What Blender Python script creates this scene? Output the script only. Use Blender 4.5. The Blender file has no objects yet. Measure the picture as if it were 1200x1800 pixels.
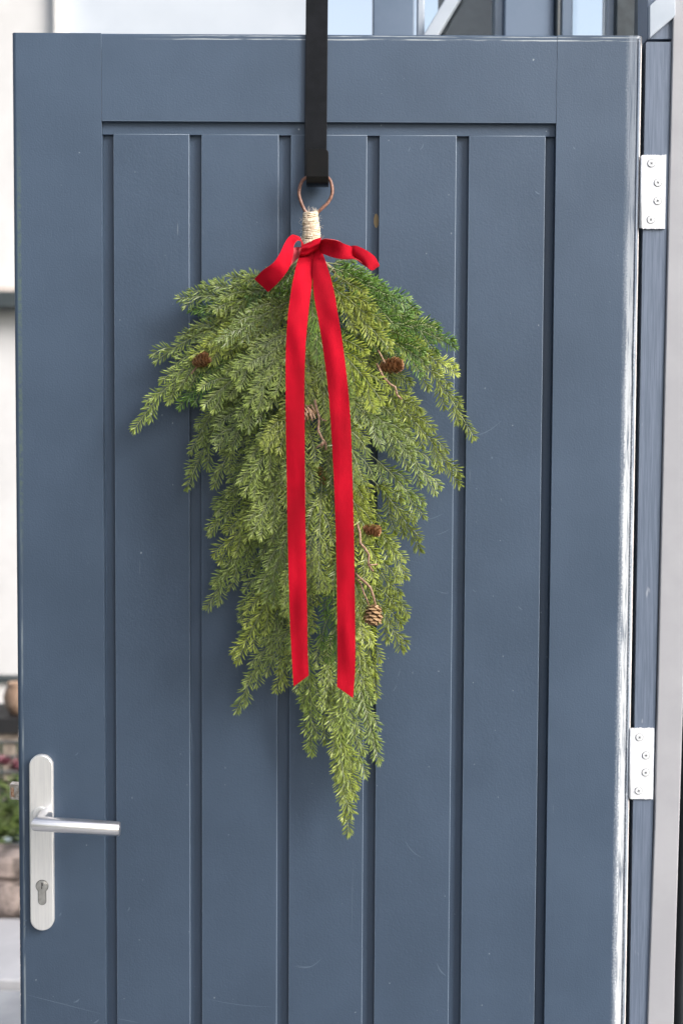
import bpy, bmesh, math, random
import numpy as np
from mathutils import Vector, Matrix, noise
R = math.radians
random.seed(5); rng = np.random.default_rng(11)
C = bpy.data.collections.new('scene'); bpy.context.scene.collection.children.link(C)
sc = bpy.context.scene

# ------------------------------------------------------------------ camera
cam_d = bpy.data.cameras.new('camera'); cam = bpy.data.objects.new('camera', cam_d); C.objects.link(cam)
CAM = np.array([0.018, -1.933, 1.49]); PITCH = R(3.3); ROLL = R(.28)
M3 = Matrix.Rotation(R(90) - PITCH, 3, 'X') @ Matrix.Rotation(ROLL, 3, 'Z')
cam.matrix_world = Matrix.Translation(Vector(CAM)) @ M3.to_4x4()
cam_d.lens = 50; cam_d.sensor_fit = 'VERTICAL'; cam_d.sensor_height = 36; cam_d.sensor_width = 24
cam_d.clip_start = .02; cam_d.clip_end = 500
cam_d.dof.use_dof = True; cam_d.dof.focus_distance = 1.91; cam_d.dof.aperture_fstop = 4.5
sc.camera = cam
RM = np.array([[M3[i][j] for j in range(3)] for i in range(3)])
def P(u, v, y=0.0):
    """point of the plane at depth y seen at photo position u, v"""
    d = RM @ np.array([(u - 600) / 2500, (900 - v) / 2500, -1.0]); t = (y - CAM[1]) / d[1]
    return CAM + t * d

# ------------------------------------------------------------------ light
SUN_EL, SUN_AZ = R(31), R(54)        # azimuth: to the right of the camera's back
w = bpy.data.worlds.new('World'); sc.world = w; w.use_nodes = True
nt = w.node_tree; bg = nt.nodes['Background']
sky = nt.nodes.new('ShaderNodeTexSky'); sky.sky_type = 'NISHITA'; sky.sun_disc = False
sky.sun_elevation = SUN_EL; sky.air_density = 1.0; sky.dust_density = 4.0; sky.ozone_density = 1.0
sdir = Vector((math.sin(SUN_AZ) * math.cos(SUN_EL), -math.cos(SUN_AZ) * math.cos(SUN_EL), math.sin(SUN_EL)))
sky.sun_rotation = math.atan2(sdir.x, sdir.y)
hs = nt.nodes.new('ShaderNodeHueSaturation'); hs.inputs['Saturation'].default_value = .62
nt.links.new(sky.outputs[0], hs.inputs['Color']); nt.links.new(hs.outputs[0], bg.inputs[0]); bg.inputs[1].default_value = .125
sun_d = bpy.data.lights.new('sun', 'SUN'); sun_d.energy = 1.5; sun_d.angle = R(26); sun_d.color = (1, .97, .93)
sun = bpy.data.objects.new('sun', sun_d); C.objects.link(sun)
sun.rotation_euler = sdir.to_track_quat('Z', 'Y').to_euler(); sun.location = sdir * 10
vs = sc.view_settings; vs.view_transform = 'Standard'; vs.look = 'None'; vs.gamma = 1; vs.use_curve_mapping = False
vs.exposure = 1.25

# ------------------------------------------------------------------ materials
def mat(name, col=(.5, .5, .5), rough=.5, metal=0, spec=.5):
    m = bpy.data.materials.new(name); m.use_nodes = True
    b = m.node_tree.nodes['Principled BSDF']
    b.inputs['Base Color'].default_value = (*col, 1); b.inputs['Roughness'].default_value = rough
    b.inputs['Metallic'].default_value = metal; b.inputs['Specular IOR Level'].default_value = spec
    return m, m.node_tree, b
class G:
    """small node-graph helper"""
    def __init__(s, nt): s.t = nt; s.L = nt.links.new
    def n(s, t, **k):
        o = s.t.nodes.new(t)
        for a, b in k.items(): setattr(o, a, b)
        return o
    def val(s, sock, v):
        if hasattr(v, 'links') or isinstance(v, bpy.types.NodeSocket): s.L(v, sock)
        else: sock.default_value = v
    def math(s, op, a, b=None, c=None, clamp=False):
        o = s.n('ShaderNodeMath', operation=op, use_clamp=clamp); s.val(o.inputs[0], a)
        if b is not None: s.val(o.inputs[1], b)
        if c is not None: s.val(o.inputs[2], c)
        return o.outputs[0]
    def pos(s, scale=(1, 1, 1), rot=(0, 0, 0)):
        g = s.n('ShaderNodeNewGeometry'); m = s.n('ShaderNodeMapping')
        m.inputs['Scale'].default_value = scale; m.inputs['Rotation'].default_value = rot
        s.L(g.outputs['Position'], m.inputs[0]); return m.outputs[0]
    def noise(s, vec, scale=5, detail=3, rough=.5):
        o = s.n('ShaderNodeTexNoise'); s.L(vec, o.inputs['Vector'])
        o.inputs['Scale'].default_value = scale; o.inputs['Detail'].default_value = detail; o.inputs['Roughness'].default_value = rough
        return o.outputs[0]
    def ramp(s, fac, lo, hi, a=0.0, b=1.0):
        o = s.n('ShaderNodeMapRange', interpolation_type='SMOOTHSTEP'); s.val(o.inputs[0], fac)
        for i, v in enumerate((lo, hi, a, b)): o.inputs[i + 1].default_value = v
        return o.outputs[0]
    def mix(s, fac, a, b):
        o = s.n('ShaderNodeMix', data_type='RGBA'); s.val(o.inputs[0], fac)
        for k, v in ((6, a), (7, b)):
            if isinstance(v, tuple): o.inputs[k].default_value = (*v, 1)
            else: s.L(v, o.inputs[k])
        return o.outputs[2]
    def bump(s, h, strength, dist, prev=None):
        o = s.n('ShaderNodeBump'); o.inputs['Strength'].default_value = strength; o.inputs['Distance'].default_value = dist
        s.L(h, o.inputs['Height'])
        if prev is not None: s.L(prev, o.inputs['Normal'])
        return o.outputs[0]

PAINT = (.048, .076, .122)
def paint_mat(name, kind='plank'):
    m, nt, b = mat(name, PAINT, .42); g = G(nt)
    p1 = g.pos()
    geo = g.n('ShaderNodeSeparateXYZ'); g.L(p1, geo.inputs[0]); X, Y, Z = geo.outputs
    peel = g.noise(p1, 420, 2, .5); wave = g.noise(g.pos((1, 1, .25) if kind != 'x' else (.25, 1, 1)), 60, 3, .55)
    brush = g.noise(g.pos((1, 1, .02) if kind != 'x' else (.02, 1, 1)), 900, 2, .5)
    blot = g.noise(p1, 6, 4, .6)
    col = g.mix(g.ramp(blot, .3, .7), tuple(c * .93 for c in PAINT), tuple(c * 1.08 for c in PAINT))
    # fine pale scuffs and specks
    sc1 = g.ramp(g.noise(g.pos((1, 1, .045), (0, R(24), 0)), 330, 1, .4), .80, .84)
    sc2 = g.ramp(g.noise(g.pos((1, 1, .05), (0, R(108), 0)), 260, 1, .4), .80, .84)
    area = g.ramp(g.noise(p1, 9, 2, .5), .50, .62)
    scr = g.math('MULTIPLY', g.math('MAXIMUM', sc1, sc2), area)
    spk = g.ramp(g.noise(p1, 210, 0, .5), .875, .895)
    spk2 = g.ramp(g.noise(g.pos((1.1, 1, .9), (0, .4, 0)), 120, 0, .5), .90, .91)
    wear = g.math('MAXIMUM', g.math('MULTIPLY', scr, .35), g.math('MAXIMUM', g.math('MULTIPLY', spk, .45), g.math('MULTIPLY', spk2, .6)))
    col = g.mix(wear, col, (.34, .39, .44))
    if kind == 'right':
        # scuffed band, worn arris and painted-in gloss highlight along the hinge edge
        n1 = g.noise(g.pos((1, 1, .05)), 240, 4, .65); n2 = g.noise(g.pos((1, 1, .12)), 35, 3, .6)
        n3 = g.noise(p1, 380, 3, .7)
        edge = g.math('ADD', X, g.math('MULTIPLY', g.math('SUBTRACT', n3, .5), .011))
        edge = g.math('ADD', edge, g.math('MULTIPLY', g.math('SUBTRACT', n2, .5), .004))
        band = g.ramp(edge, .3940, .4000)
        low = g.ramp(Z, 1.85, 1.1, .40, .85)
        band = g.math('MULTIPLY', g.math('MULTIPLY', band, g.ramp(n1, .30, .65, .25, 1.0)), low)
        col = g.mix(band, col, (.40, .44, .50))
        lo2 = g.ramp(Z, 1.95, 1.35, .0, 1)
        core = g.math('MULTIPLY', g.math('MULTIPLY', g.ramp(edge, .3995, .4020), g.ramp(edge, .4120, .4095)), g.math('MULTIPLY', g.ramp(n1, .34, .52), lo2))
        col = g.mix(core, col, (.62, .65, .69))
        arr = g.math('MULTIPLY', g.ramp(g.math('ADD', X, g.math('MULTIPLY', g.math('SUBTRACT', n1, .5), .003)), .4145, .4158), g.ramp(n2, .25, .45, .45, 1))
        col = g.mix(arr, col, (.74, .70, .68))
    if kind == 'left':
        n1 = g.noise(p1, 160, 3, .7); n2 = g.noise(g.pos((1, 1, .1)), 120, 3, .6)
        rub = g.math('MULTIPLY', g.math('MULTIPLY', g.ramp(X, -.4192, -.4182), g.ramp(X, -.4158, -.4170)), g.ramp(n2, .38, .62))
        rub = g.math('MULTIPLY', rub, g.ramp(Z, 1.45, 1.15))
        col = g.mix(g.math('MULTIPLY', rub, .55), col, (.30, .35, .38))
        alg = g.math('MULTIPLY', g.math('MULTIPLY', g.ramp(X, -.4205, -.4185), g.ramp(X, -.4130, -.4160)), g.math('MULTIPLY', g.ramp(n1, .35, .6), g.ramp(Z, 1.95, 1.75)))
        alg = g.math('MULTIPLY', alg, g.ramp(Z, 1.25, 1.45))
        col = g.mix(g.math('MULTIPLY', alg, .4), col, (.12, .17, .09))
        chip = g.math('MULTIPLY', g.ramp(g.math('SUBTRACT', g.math('MULTIPLY', n1, .010), g.math('ADD', X, .4285)), .0015, .0018), g.ramp(Z, .93, .84))
        col = g.mix(chip, col, (.62, .52, .47))
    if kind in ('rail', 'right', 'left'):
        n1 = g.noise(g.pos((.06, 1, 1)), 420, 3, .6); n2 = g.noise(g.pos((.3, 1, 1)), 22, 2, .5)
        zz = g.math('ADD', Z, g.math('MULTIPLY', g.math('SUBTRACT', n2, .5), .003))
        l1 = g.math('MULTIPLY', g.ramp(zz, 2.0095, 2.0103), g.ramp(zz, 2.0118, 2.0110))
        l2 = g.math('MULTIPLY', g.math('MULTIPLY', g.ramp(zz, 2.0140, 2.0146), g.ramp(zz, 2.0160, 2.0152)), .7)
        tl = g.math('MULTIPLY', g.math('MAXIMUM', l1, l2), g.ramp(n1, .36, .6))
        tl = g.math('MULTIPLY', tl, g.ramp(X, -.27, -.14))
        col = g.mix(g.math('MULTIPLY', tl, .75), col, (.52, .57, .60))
    g.L(col, b.inputs['Base Color'])
    g.L(g.ramp(blot, .3, .7, .40, .50), b.inputs['Roughness'])
    bn = g.bump(peel, .34, .0006); bn = g.bump(wave, .12, .0014, bn); bn = g.bump(brush, .05, .0004, bn)
    g.L(bn, b.inputs['Normal'])
    return m
M_PLANK = paint_mat('slate_blue_paint'); M_RAIL = paint_mat('slate_blue_paint_rail', 'rail')
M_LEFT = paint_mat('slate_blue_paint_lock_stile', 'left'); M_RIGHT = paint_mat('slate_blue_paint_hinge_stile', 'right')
M_ARRIS = rough_arris = None
def jamb_mat():
    m, nt, b = mat('brushed_blue_paint', PAINT, .38); g = G(nt)
    gr = g.noise(g.pos((1, 1, .035)), 420, 3, .6); wv = g.noise(g.pos((1, 1, .15)), 70, 3, .6)
    col = g.mix(g.ramp(gr, .3, .75), (.10, .13, .185), (.145, .18, .25)); col = g.mix(g.ramp(g.noise(g.pos((1, 1, .3)), 90, 2, .5), .72, .78, 0, .5), col, (.4, .43, .48))
    g.L(col, b.inputs['Base Color']); g.L(g.bump(wv, .15, .002, g.bump(gr, .5, .0006)), b.inputs['Normal'])
    return m
M_JAMB = jamb_mat()
M_ARRIS, _n, _b = mat('arris_highlight_paint', (.13, .175, .24), .36)  # paler copy of the paint, gives board edges a lit line
def rough_mat(name, c1, c2, scale=20, rough=.8, bump=.3, dist=.002, detail=5, metal=0, stretch=(1, 1, 1)):
    m, nt, b = mat(name, c1, rough, metal); g = G(nt)
    n = g.noise(g.pos(stretch), scale, detail, .6)
    g.L(g.mix(g.ramp(n, .35, .65), c1, c2), b.inputs['Base Color']); g.L(g.bump(n, bump, dist), b.inputs['Normal'])
    return m
M_ALU = rough_mat('brushed_aluminium', (.84, .84, .85), (.90, .90, .90), 500, .32, .06, .0002, 2, .6, (1, 1, .05))
M_LEVER = rough_mat('brushed_aluminium_bar', (.70, .69, .70), (.80, .79, .80), 700, .30, .1, .0002, 2, .95, (.04, 1, 1))
M_CYL = rough_mat('nickel_lock', (.55, .54, .52), (.65, .64, .62), 200, .3, .05, .0002, 2, .9)
M_DARK, _, _ = mat('dark_gap', (.01, .01, .012), .6)
M_STEEL = rough_mat('worn_latch_steel', (.45, .38, .32), (.75, .72, .7), 160, .28, .5, .001, 3, .9)
M_RUST = rough_mat('rusty_steel', (.18, .07, .03), (.4, .28, .2), 300, .6, .3, .001, 3)
M_HINGE = rough_mat('white_painted_hinge', (.60, .62, .66), (.72, .74, .78), 90, .4, .25, .0012)
M_SCREW = rough_mat('painted_screw', (.60, .62, .66), (.75, .77, .8), 300, .4, .1, .0005)
M_BLACK = rough_mat('satin_black_metal', (.005, .006, .008), (.008, .009, .012), 60, .45, .05, .0005)
M_BLACK.node_tree.nodes['Principled BSDF'].inputs['Specular IOR Level'].default_value = .15
M_GLOSSB = rough_mat('gloss_black_metal', (.003, .003, .003), (.005, .004, .004), 60, .30, .03, .0005)
M_GLOSSB.node_tree.nodes['Principled BSDF'].inputs['Specular IOR Level'].default_value = .2
M_COPPER = rough_mat('brown_wire', (.16, .07, .045), (.27, .14, .10), 260, .42, .4, .001)
M_TWINE = rough_mat('jute_twine', (.54, .42, .29), (.82, .72, .58), 330, .9, .8, .0015, 4, 0, (1, 1, .6))
M_FUZZ, _, _ = mat('jute_fibre', (.75, .66, .55), .8)
M_WALLP = rough_mat('pale_render', (.48, .48, .49), (.55, .55, .56), 3, .85, .1, .002)
M_TRIM = rough_mat('white_trim', (.58, .57, .57), (.62, .61, .61), 3, .6, .05, .001)
M_PANEL = rough_mat('pale_blue_panel', (.38, .42, .48), (.42, .46, .52), 2, .45, .05, .001)
M_REVEAL = rough_mat('pale_grey_plaster', (.31, .315, .345), (.345, .35, .38), 8, .8, .08, .001)
M_PORCH = rough_mat('porch_blue_paint', (.10, .145, .215), (.12, .165, .24), 12, .45, .1, .001)
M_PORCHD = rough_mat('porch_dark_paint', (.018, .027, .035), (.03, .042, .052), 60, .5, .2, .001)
M_PORCHL = rough_mat('porch_pale_paint', (.34, .39, .46), (.40, .45, .52), 10, .5, .1, .001)
M_LEDGE = rough_mat('dark_ledge', (.025, .035, .04), (.04, .05, .055), 10, .6, .1, .001)
M_LEDGEB = rough_mat('pale_brown_trim', (.45, .40, .37), (.5, .45, .42), 10, .6, .1, .001)
M_PAVE = rough_mat('grey_paving', (.24, .25, .27), (.32, .33, .35), 6, .85, .3, .003)
M_CONC = rough_mat('pale_concrete', (.36, .36, .38), (.43, .43, .45), 5, .85, .2, .003)
M_STONE = rough_mat('brown_stone', (.05, .04, .037), (.22, .18, .165), 16, .9, 1, .02)
M_WICKER = rough_mat('weathered_wood', (.14, .11, .09), (.30, .26, .22), 30, .85, .4, .003)
M_POT = rough_mat('pale_clay', (.20, .13, .09), (.32, .23, .17), 14, .8, .3, .003)
M_PINK = rough_mat('pink_petal', (.09, .025, .04), (.17, .05, .07), 30, .6, .1, .001)
M_BLEAF = rough_mat('bluish_leaf', (.20, .26, .30), (.32, .38, .42), 30, .5, .1, .001)
M_SOIL = rough_mat('dark_soil', (.012, .010, .008), (.03, .025, .02), 30, .9, .5, .01)
M_SIDE = rough_mat('dark_shade_blocker', (.03, .035, .035), (.06, .065, .06), 12, .8, .3, .004)
M_WIRE, _, _ = mat('grey_wire', (.10, .11, .12), .5)
M_GRASS = rough_mat('lawn_ground', (.05, .07, .03), (.08, .10, .05), 8, .95, .4, .01)

def velvet(name, c, sheen=.35, nap=1):
    m, nt, b = mat(name, c, .85); g = G(nt)
    b.inputs['Specular IOR Level'].default_value = .15
    b.inputs['Sheen Weight'].default_value = sheen; b.inputs['Sheen Roughness'].default_value = .4
    b.inputs['Sheen Tint'].default_value = (.8, .06, .08, 1)
    n = g.noise(g.pos(), 900, 3, .6); n2 = g.noise(g.pos((1, 1, .5)), 22, 3, .55)
    g.L(g.mix(g.ramp(n2, .3, .7), tuple(x * .74 for x in c), tuple(min(1, x * 1.12) for x in c)), b.inputs['Base Color'])
    g.L(g.bump(n, .35, .0006, g.bump(n2, .25, .003)), b.inputs['Normal'])
    return m
M_VELVET = velvet('red_velvet', (.46, .0018, .016)); M_SATIN = velvet('ribbon_reverse', (.70, .10, .13), .2); M_SELV = velvet('ribbon_edge', (.75, .10, .11), .4)

def needle_mat(kind):
    m, nt, b = mat(kind + '_fir_needle', (.1, .15, .05), .42); g = G(nt)
    at = g.n('ShaderNodeAttribute', attribute_name='tint'); sp = g.n('ShaderNodeSeparateColor'); g.L(at.outputs['Color'], sp.inputs[0])
    oi = g.n('ShaderNodeObjectInfo')
    hue, age, side = sp.outputs
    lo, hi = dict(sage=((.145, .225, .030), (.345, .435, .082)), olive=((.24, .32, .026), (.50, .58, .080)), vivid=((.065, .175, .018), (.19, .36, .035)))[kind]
    col = g.mix(hue, lo, hi)
    col = g.mix(g.math('MULTIPLY', age, .45), col, (.27, .33, .06))
    base_ = g.mix(g.ramp(g.math('FRACT', g.math('MULTIPLY', oi.outputs['Random'], 17.3)), 0, 1, 0, .35), col, (.045, .075, .022))
    dk = g.n('ShaderNodeMix', data_type='RGBA', blend_type='MULTIPLY'); dk.inputs[0].default_value = 1; g.L(base_, dk.inputs[6])
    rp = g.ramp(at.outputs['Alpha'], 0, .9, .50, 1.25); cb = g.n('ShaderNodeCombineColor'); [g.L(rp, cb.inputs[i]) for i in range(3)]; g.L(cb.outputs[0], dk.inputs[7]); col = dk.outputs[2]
    g.L(col, b.inputs['Base Color']); b.inputs['Specular IOR Level'].default_value = .7
    tr = g.n('ShaderNodeBsdfTranslucent'); g.L(col, tr.inputs[0])
    mx = g.n('ShaderNodeMixShader'); mx.inputs[0].default_value = .06
    g.L(b.outputs[0], mx.inputs[1]); g.L(tr.outputs[0], mx.inputs[2]); g.L(mx.outputs[0], nt.nodes['Material Output'].inputs[0])
    return m
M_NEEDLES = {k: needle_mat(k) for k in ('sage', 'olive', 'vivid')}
M_STEM = rough_mat('sage_stem', (.16, .20, .09), (.27, .31, .16), 200, .6, .3, .0006)
M_BARK = rough_mat('brown_twig_bark', (.22, .12, .075), (.45, .29, .20), 260, .6, .5, .001)
M_CONE = rough_mat('cone_scale', (.17, .075, .025), (.45, .24, .11), 160, .6, .3, .001)
M_CONEL = rough_mat('cone_scale_pale', (.26, .15, .075), (.50, .33, .18), 160, .6, .3, .001)
def leaf_mat(name, a, c):
    m, nt, b = mat(name, a, .5); g = G(nt)
    n = g.noise(g.pos(), 40, 1, .5); col = g.mix(g.ramp(n, .3, .7), a, c); g.L(col, b.inputs['Base Color']); return m
M_LEAF = leaf_mat('garden_leaf', (.03, .06, .015), (.13, .18, .05))
def glass_mat():
    m, nt, b = mat('window_glass', (.9, .95, .97), .02); b.inputs['Transmission Weight'].default_value = 1; b.inputs['IOR'].default_value = 1.45
    return m
M_GLASS = glass_mat()

# ------------------------------------------------------------------ mesh helpers
def link(o, parent=None):
    C.objects.link(o)
    if parent is not None:
        o.parent = parent
        loc = Vector((0, 0, 0)); p = parent
        while p is not None: loc += p.location; p = p.parent
        o.location = -loc
    return o
def wnorm(o):
    w_ = o.modifiers.new('weighted_normals', 'WEIGHTED_NORMAL'); w_.mode = 'FACE_AREA'; w_.weight = 100; w_.keep_sharp = True
def obj(name, vf, m, parent=None, smooth=False, bevel=0, seg=2):
    verts, faces = vf
    me = bpy.data.meshes.new(name); me.from_pydata([tuple(map(float, v)) for v in verts], [], faces)
    if bevel:
        bm = bmesh.new(); bm.from_mesh(me)
        bmesh.ops.recalc_face_normals(bm, faces=bm.faces)
        bmesh.ops.bevel(bm, geom=[e for e in bm.edges if len(e.link_faces) == 2 and e.calc_face_angle(0) > .5], offset=bevel, segments=seg, affect='EDGES', profile=.5)
        bm.to_mesh(me); bm.free()
    for x in (m if isinstance(m, list) else [m]): me.materials.append(x)
    if smooth: me.shade_smooth()
    if bevel and not smooth:
        me.shade_smooth(); me.set_sharp_from_angle(angle=R(50))
    o = link(bpy.data.objects.new(name, me), parent)
    if bevel: wnorm(o)
    return o
def thing(name, label, cat, loc=(0, 0, 0), group=None):
    o = bpy.data.objects.new(name, None); C.objects.link(o); o.location = tuple(float(x) for x in loc); o.empty_display_size = .05
    o['label'] = label; o['category'] = cat
    if group: o['group'] = group
    return o
def tag(o, label, cat, group=None):
    o['label'] = label; o['category'] = cat
    if group: o['group'] = group
    return o
def struct(o): o['kind'] = 'structure'; return o
def box(x0, x1, y0, y1, z0, z1):
    v = [(x, y, z) for z in (z0, z1) for y in (y0, y1) for x in (x0, x1)]
    return v, [(0, 2, 3, 1), (4, 5, 7, 6), (0, 1, 5, 4), (2, 6, 7, 3), (0, 4, 6, 2), (1, 3, 7, 5)]
def join(*vfs):
    V, F = [], []
    for v, f in vfs:
        k = len(V); V += list(v); F += [tuple(i + k for i in q) for q in f]
    return V, F
def prism(poly, y0, y1):
    """poly: list of (x,z), extruded along y"""
    n = len(poly); V = [(x, y0, z) for x, z in poly] + [(x, y1, z) for x, z in poly]
    F = [tuple(range(n - 1, -1, -1)), tuple(range(n, 2 * n))] + [(i, (i + 1) % n, (i + 1) % n + n, i + n) for i in range(n)]
    return V, F
def tube(pts, rad, k=8, cap=True):
    pts = [np.array(p, float) for p in pts]; n = len(pts)
    rad = [rad] * n if np.isscalar(rad) else rad
    V, F = [], []; up = None
    for i, p in enumerate(pts):
        a = pts[max(i - 1, 0)]; b = pts[min(i + 1, n - 1)]; t = b - a; t /= np.linalg.norm(t) + 1e-12
        if up is None: up = np.cross(t, [0, 0, 1.0]) if abs(t[2]) < .9 else np.cross(t, [1.0, 0, 0])
        up = up - t * (up @ t); up /= np.linalg.norm(up) + 1e-12; s = np.cross(t, up)
        for j in range(k):
            q = 2 * math.pi * j / k; V.append(p + rad[i] * (math.cos(q) * up + math.sin(q) * s))
    for i in range(n - 1):
        for j in range(k):
            F.append((i * k + j, i * k + (j + 1) % k, (i + 1) * k + (j + 1) % k, (i + 1) * k + j))
    if cap: F += [tuple(range(k - 1, -1, -1)), tuple(range((n - 1) * k, n * k))]
    return V, F
def catmull(pts, n=8):
    p = [np.array(q, float) for q in pts]; p = [2 * p[0] - p[1]] + p + [2 * p[-1] - p[-2]]; out = []
    for i in range(1, len(p) - 2):
        for k in range(n):
            t = k / n; a, b, c, d = p[i - 1:i + 3]
            out.append(.5 * ((2 * b) + (c - a) * t + (2 * a - 5 * b + 4 * c - d) * t * t + (3 * b - a - 3 * c + d) * t ** 3))
    out.append(p[-2]); return out
def disc(c, r, y0, y1, k=20):
    return prism([(c[0] + r * math.cos(2 * math.pi * i / k), c[1] + r * math.sin(2 * math.pi * i / k)) for i in range(k)], y0, y1)

# ================================================================== SETTING
struct(obj('ground', ([(-120, -120, -.012), (120, -120, -.012), (120, 120, -.012), (-120, 120, -.012)], [(0, 1, 2, 3)]), M_GRASS))
# paving slabs in front of and beside the door
pv = struct(obj('pavement', box(-3.2, 2.6, -4.5, 1.74, -.10, -.004), M_PAVE))
k = 0
for ix in range(8):
    for iy in range(4):
        x0 = -3.0 + ix * .6; y0 = -.65 + iy * .6
        s = obj('paving_slab', box(x0 + .004, x0 + .596, y0 + .004, y0 + .596 - (.01 if iy == 3 else 0), -.0035, .012 + random.uniform(-.001, .001)), M_PAVE, pv, bevel=.003, seg=1)
struct(obj('concrete_path', box(-3.2, 1.2, 1.765, 2.24, -.05, .03), M_CONC, bevel=.008))
struct(obj('soil_bed', box(-3.2, 1.2, 2.34, 3.3, -.05, .10), M_SOIL))

# rough stone edging, two courses
se = thing('stone_edging', 'low edging of rough brown stones between pale path and plants', 'stone edging', (-1.6, 2.3, .0))
def rock(c, s, seed):
    bm = bmesh.new(); bmesh.ops.create_cube(bm, size=1); bmesh.ops.subdivide_edges(bm, edges=bm.edges, cuts=3, use_grid_fill=True)
    for v in bm.verts:
        q = v.co.normalized(); v.co = v.co.lerp(q * .55, .35); n = noise.noise_vector(v.co * 2.3 + Vector((seed * 3.1, seed, 0)))
        v.co += n * .10; v.co = Vector((v.co.x * s[0] + c[0], v.co.y * s[1] + c[1], v.co.z * s[2] + c[2]))
    bm.verts.ensure_lookup_table(); r = ([tuple(v.co) for v in bm.verts], [tuple(x.index for x in f.verts) for f in bm.faces]); bm.free(); return r
sd = 0
for (z, h, y) in ((.072, .125, 2.32), (.165, .065, 2.36)):
    x = -2.6
    while x < -.2:
        wd = random.uniform(.26, .40); sd += 1
        obj('stone', rock((x + wd / 2, y, z), (wd * 1.04, .17, h), sd), M_STONE, se, smooth=True); x += wd

# house wall beyond the garden
YW = 3.6
def xz(u, v, y): p = P(u, v, y); return float(p[0]), float(p[2])
xr = xz(553, 30, YW)[0]
zl1 = xz(10, 545, YW)[1]; zl0 = xz(10, 517, YW)[1]; zb0 = xz(10, 505, YW)[1]; zwb = xz(10, 1186, YW)[1]
hw = thing('house_wall', 'pale rendered house wall with dark ledge seen left of the door', 'wall', (-2.5, YW, 0))
obj('lower_wall', box(-4.5, xr, YW, YW + .25, zwb, zl1 + .002), M_WALLP, hw)
xt0 = xz(97, 30, YW)[0]; xt1 = xz(119, 30, YW)[0]
obj('upper_wall', box(-4.5, xt0, YW, YW + .25, zb0, 4.2), M_WALLP, hw)
obj('ledge', box(-4.5, xr, YW - .12, YW + .2, zl1, zl0), M_LEDGE, hw, bevel=.006)
obj('ledge_trim', box(-4.5, xr, YW - .05, YW + .2, zl0 + .001, zb0 - .001), M_LEDGEB, hw)
obj('corner_trim', box(xt0 + .002, xt1, YW - .04, YW + .2, zb0, 4.2), M_TRIM, hw, bevel=.004)
obj('side_panel', box(xt1 + .002, xr, YW + .03, YW + .25, zb0, 4.2), M_PANEL, hw)
# base band below the wall: thin rail, ribbed white panel, dark beam
z = lambda v: xz(10, v, 3.45)[1]
rp = thing('ribbed_panel', 'low ribbed white panel with thin dark rails behind the plants', 'panel', (-2.3, 3.45, 0))
obj('top_rail', box(-3.2, -.4, 3.43, 3.5, z(1198), z(1190)), M_LEDGE, rp)
for i in range(56):
    obj('rib', box(-3.2 + i * .05, -3.2 + i * .05 + .042, 3.455, 3.475, z(1251), z(1198)), M_TRIM if i % 3 else M_WALLP, rp)
obj('backing', box(-3.2, -.4, 3.476, 3.49, z(1251), z(1198)), M_WALLP, rp)
obj('lower_rail', box(-3.2, -.4, 3.43, 3.5, z(1255), z(1251)), M_LEDGE, rp)
bn_ = thing('garden_bench', 'dark beam and weathered slatted front of low garden bench', 'bench', (-2, 3.2, 0))
z = lambda v: xz(10, v, 3.15)[1]
obj('beam', box(-2.9, -.5, 3.12, 3.4, z(1286), z(1260)), M_DARK, bn_)
obj('apron', box(-2.9, -.5, 3.14, 3.18, z(1305), z(1287)), M_WICKER, bn_)
for i in range(40):
    x = -2.88 + i * .06; obj('slat', box(x, x + .045, 3.15, 3.17, .11, z(1306)), M_WICKER, bn_)
g_ = []
for i in range(6):
    zz = .14 + i * .055; g_.append(box(-2.88, -.5, 3.135, 3.145, zz, zz + .006))
w_ = obj('wire_grid', join(*g_), M_WIRE, bn_); w_['kind'] = 'stuff'
for x in (-2.86, -.56): obj('leg', box(x, x + .06, 3.2, 3.38, 0, z(1287)), M_WICKER, bn_)
# pot on the bench
pc = P(22, 1262, 3.1)
prof = [(.0, -.035), (.03, -.035), (.05, 0), (.055, .03), (.048, .055), (.036, .07), (.04, .08), (.034, .08), (.03, .06), (0, .05)]
V = []; F = []
for i, (r_, h_) in enumerate(prof):
    for j in range(18): V.append((pc[0] + r_ * math.cos(j * math.pi / 9), 3.2 + r_ * math.sin(j * math.pi / 9), pc[2] + h_))
for i in range(len(prof) - 1):
    for j in range(18): F.append((i * 18 + j, i * 18 + (j + 1) % 18, (i + 1) * 18 + (j + 1) % 18, (i + 1) * 18 + j))
o = obj('clay_pot', (V, F), M_POT, smooth=True); tag(o, 'small round clay pot standing on the dark bench', 'pot')
o.location.z += float(z(1260) - (pc[2] - .035)) + .001

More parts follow.
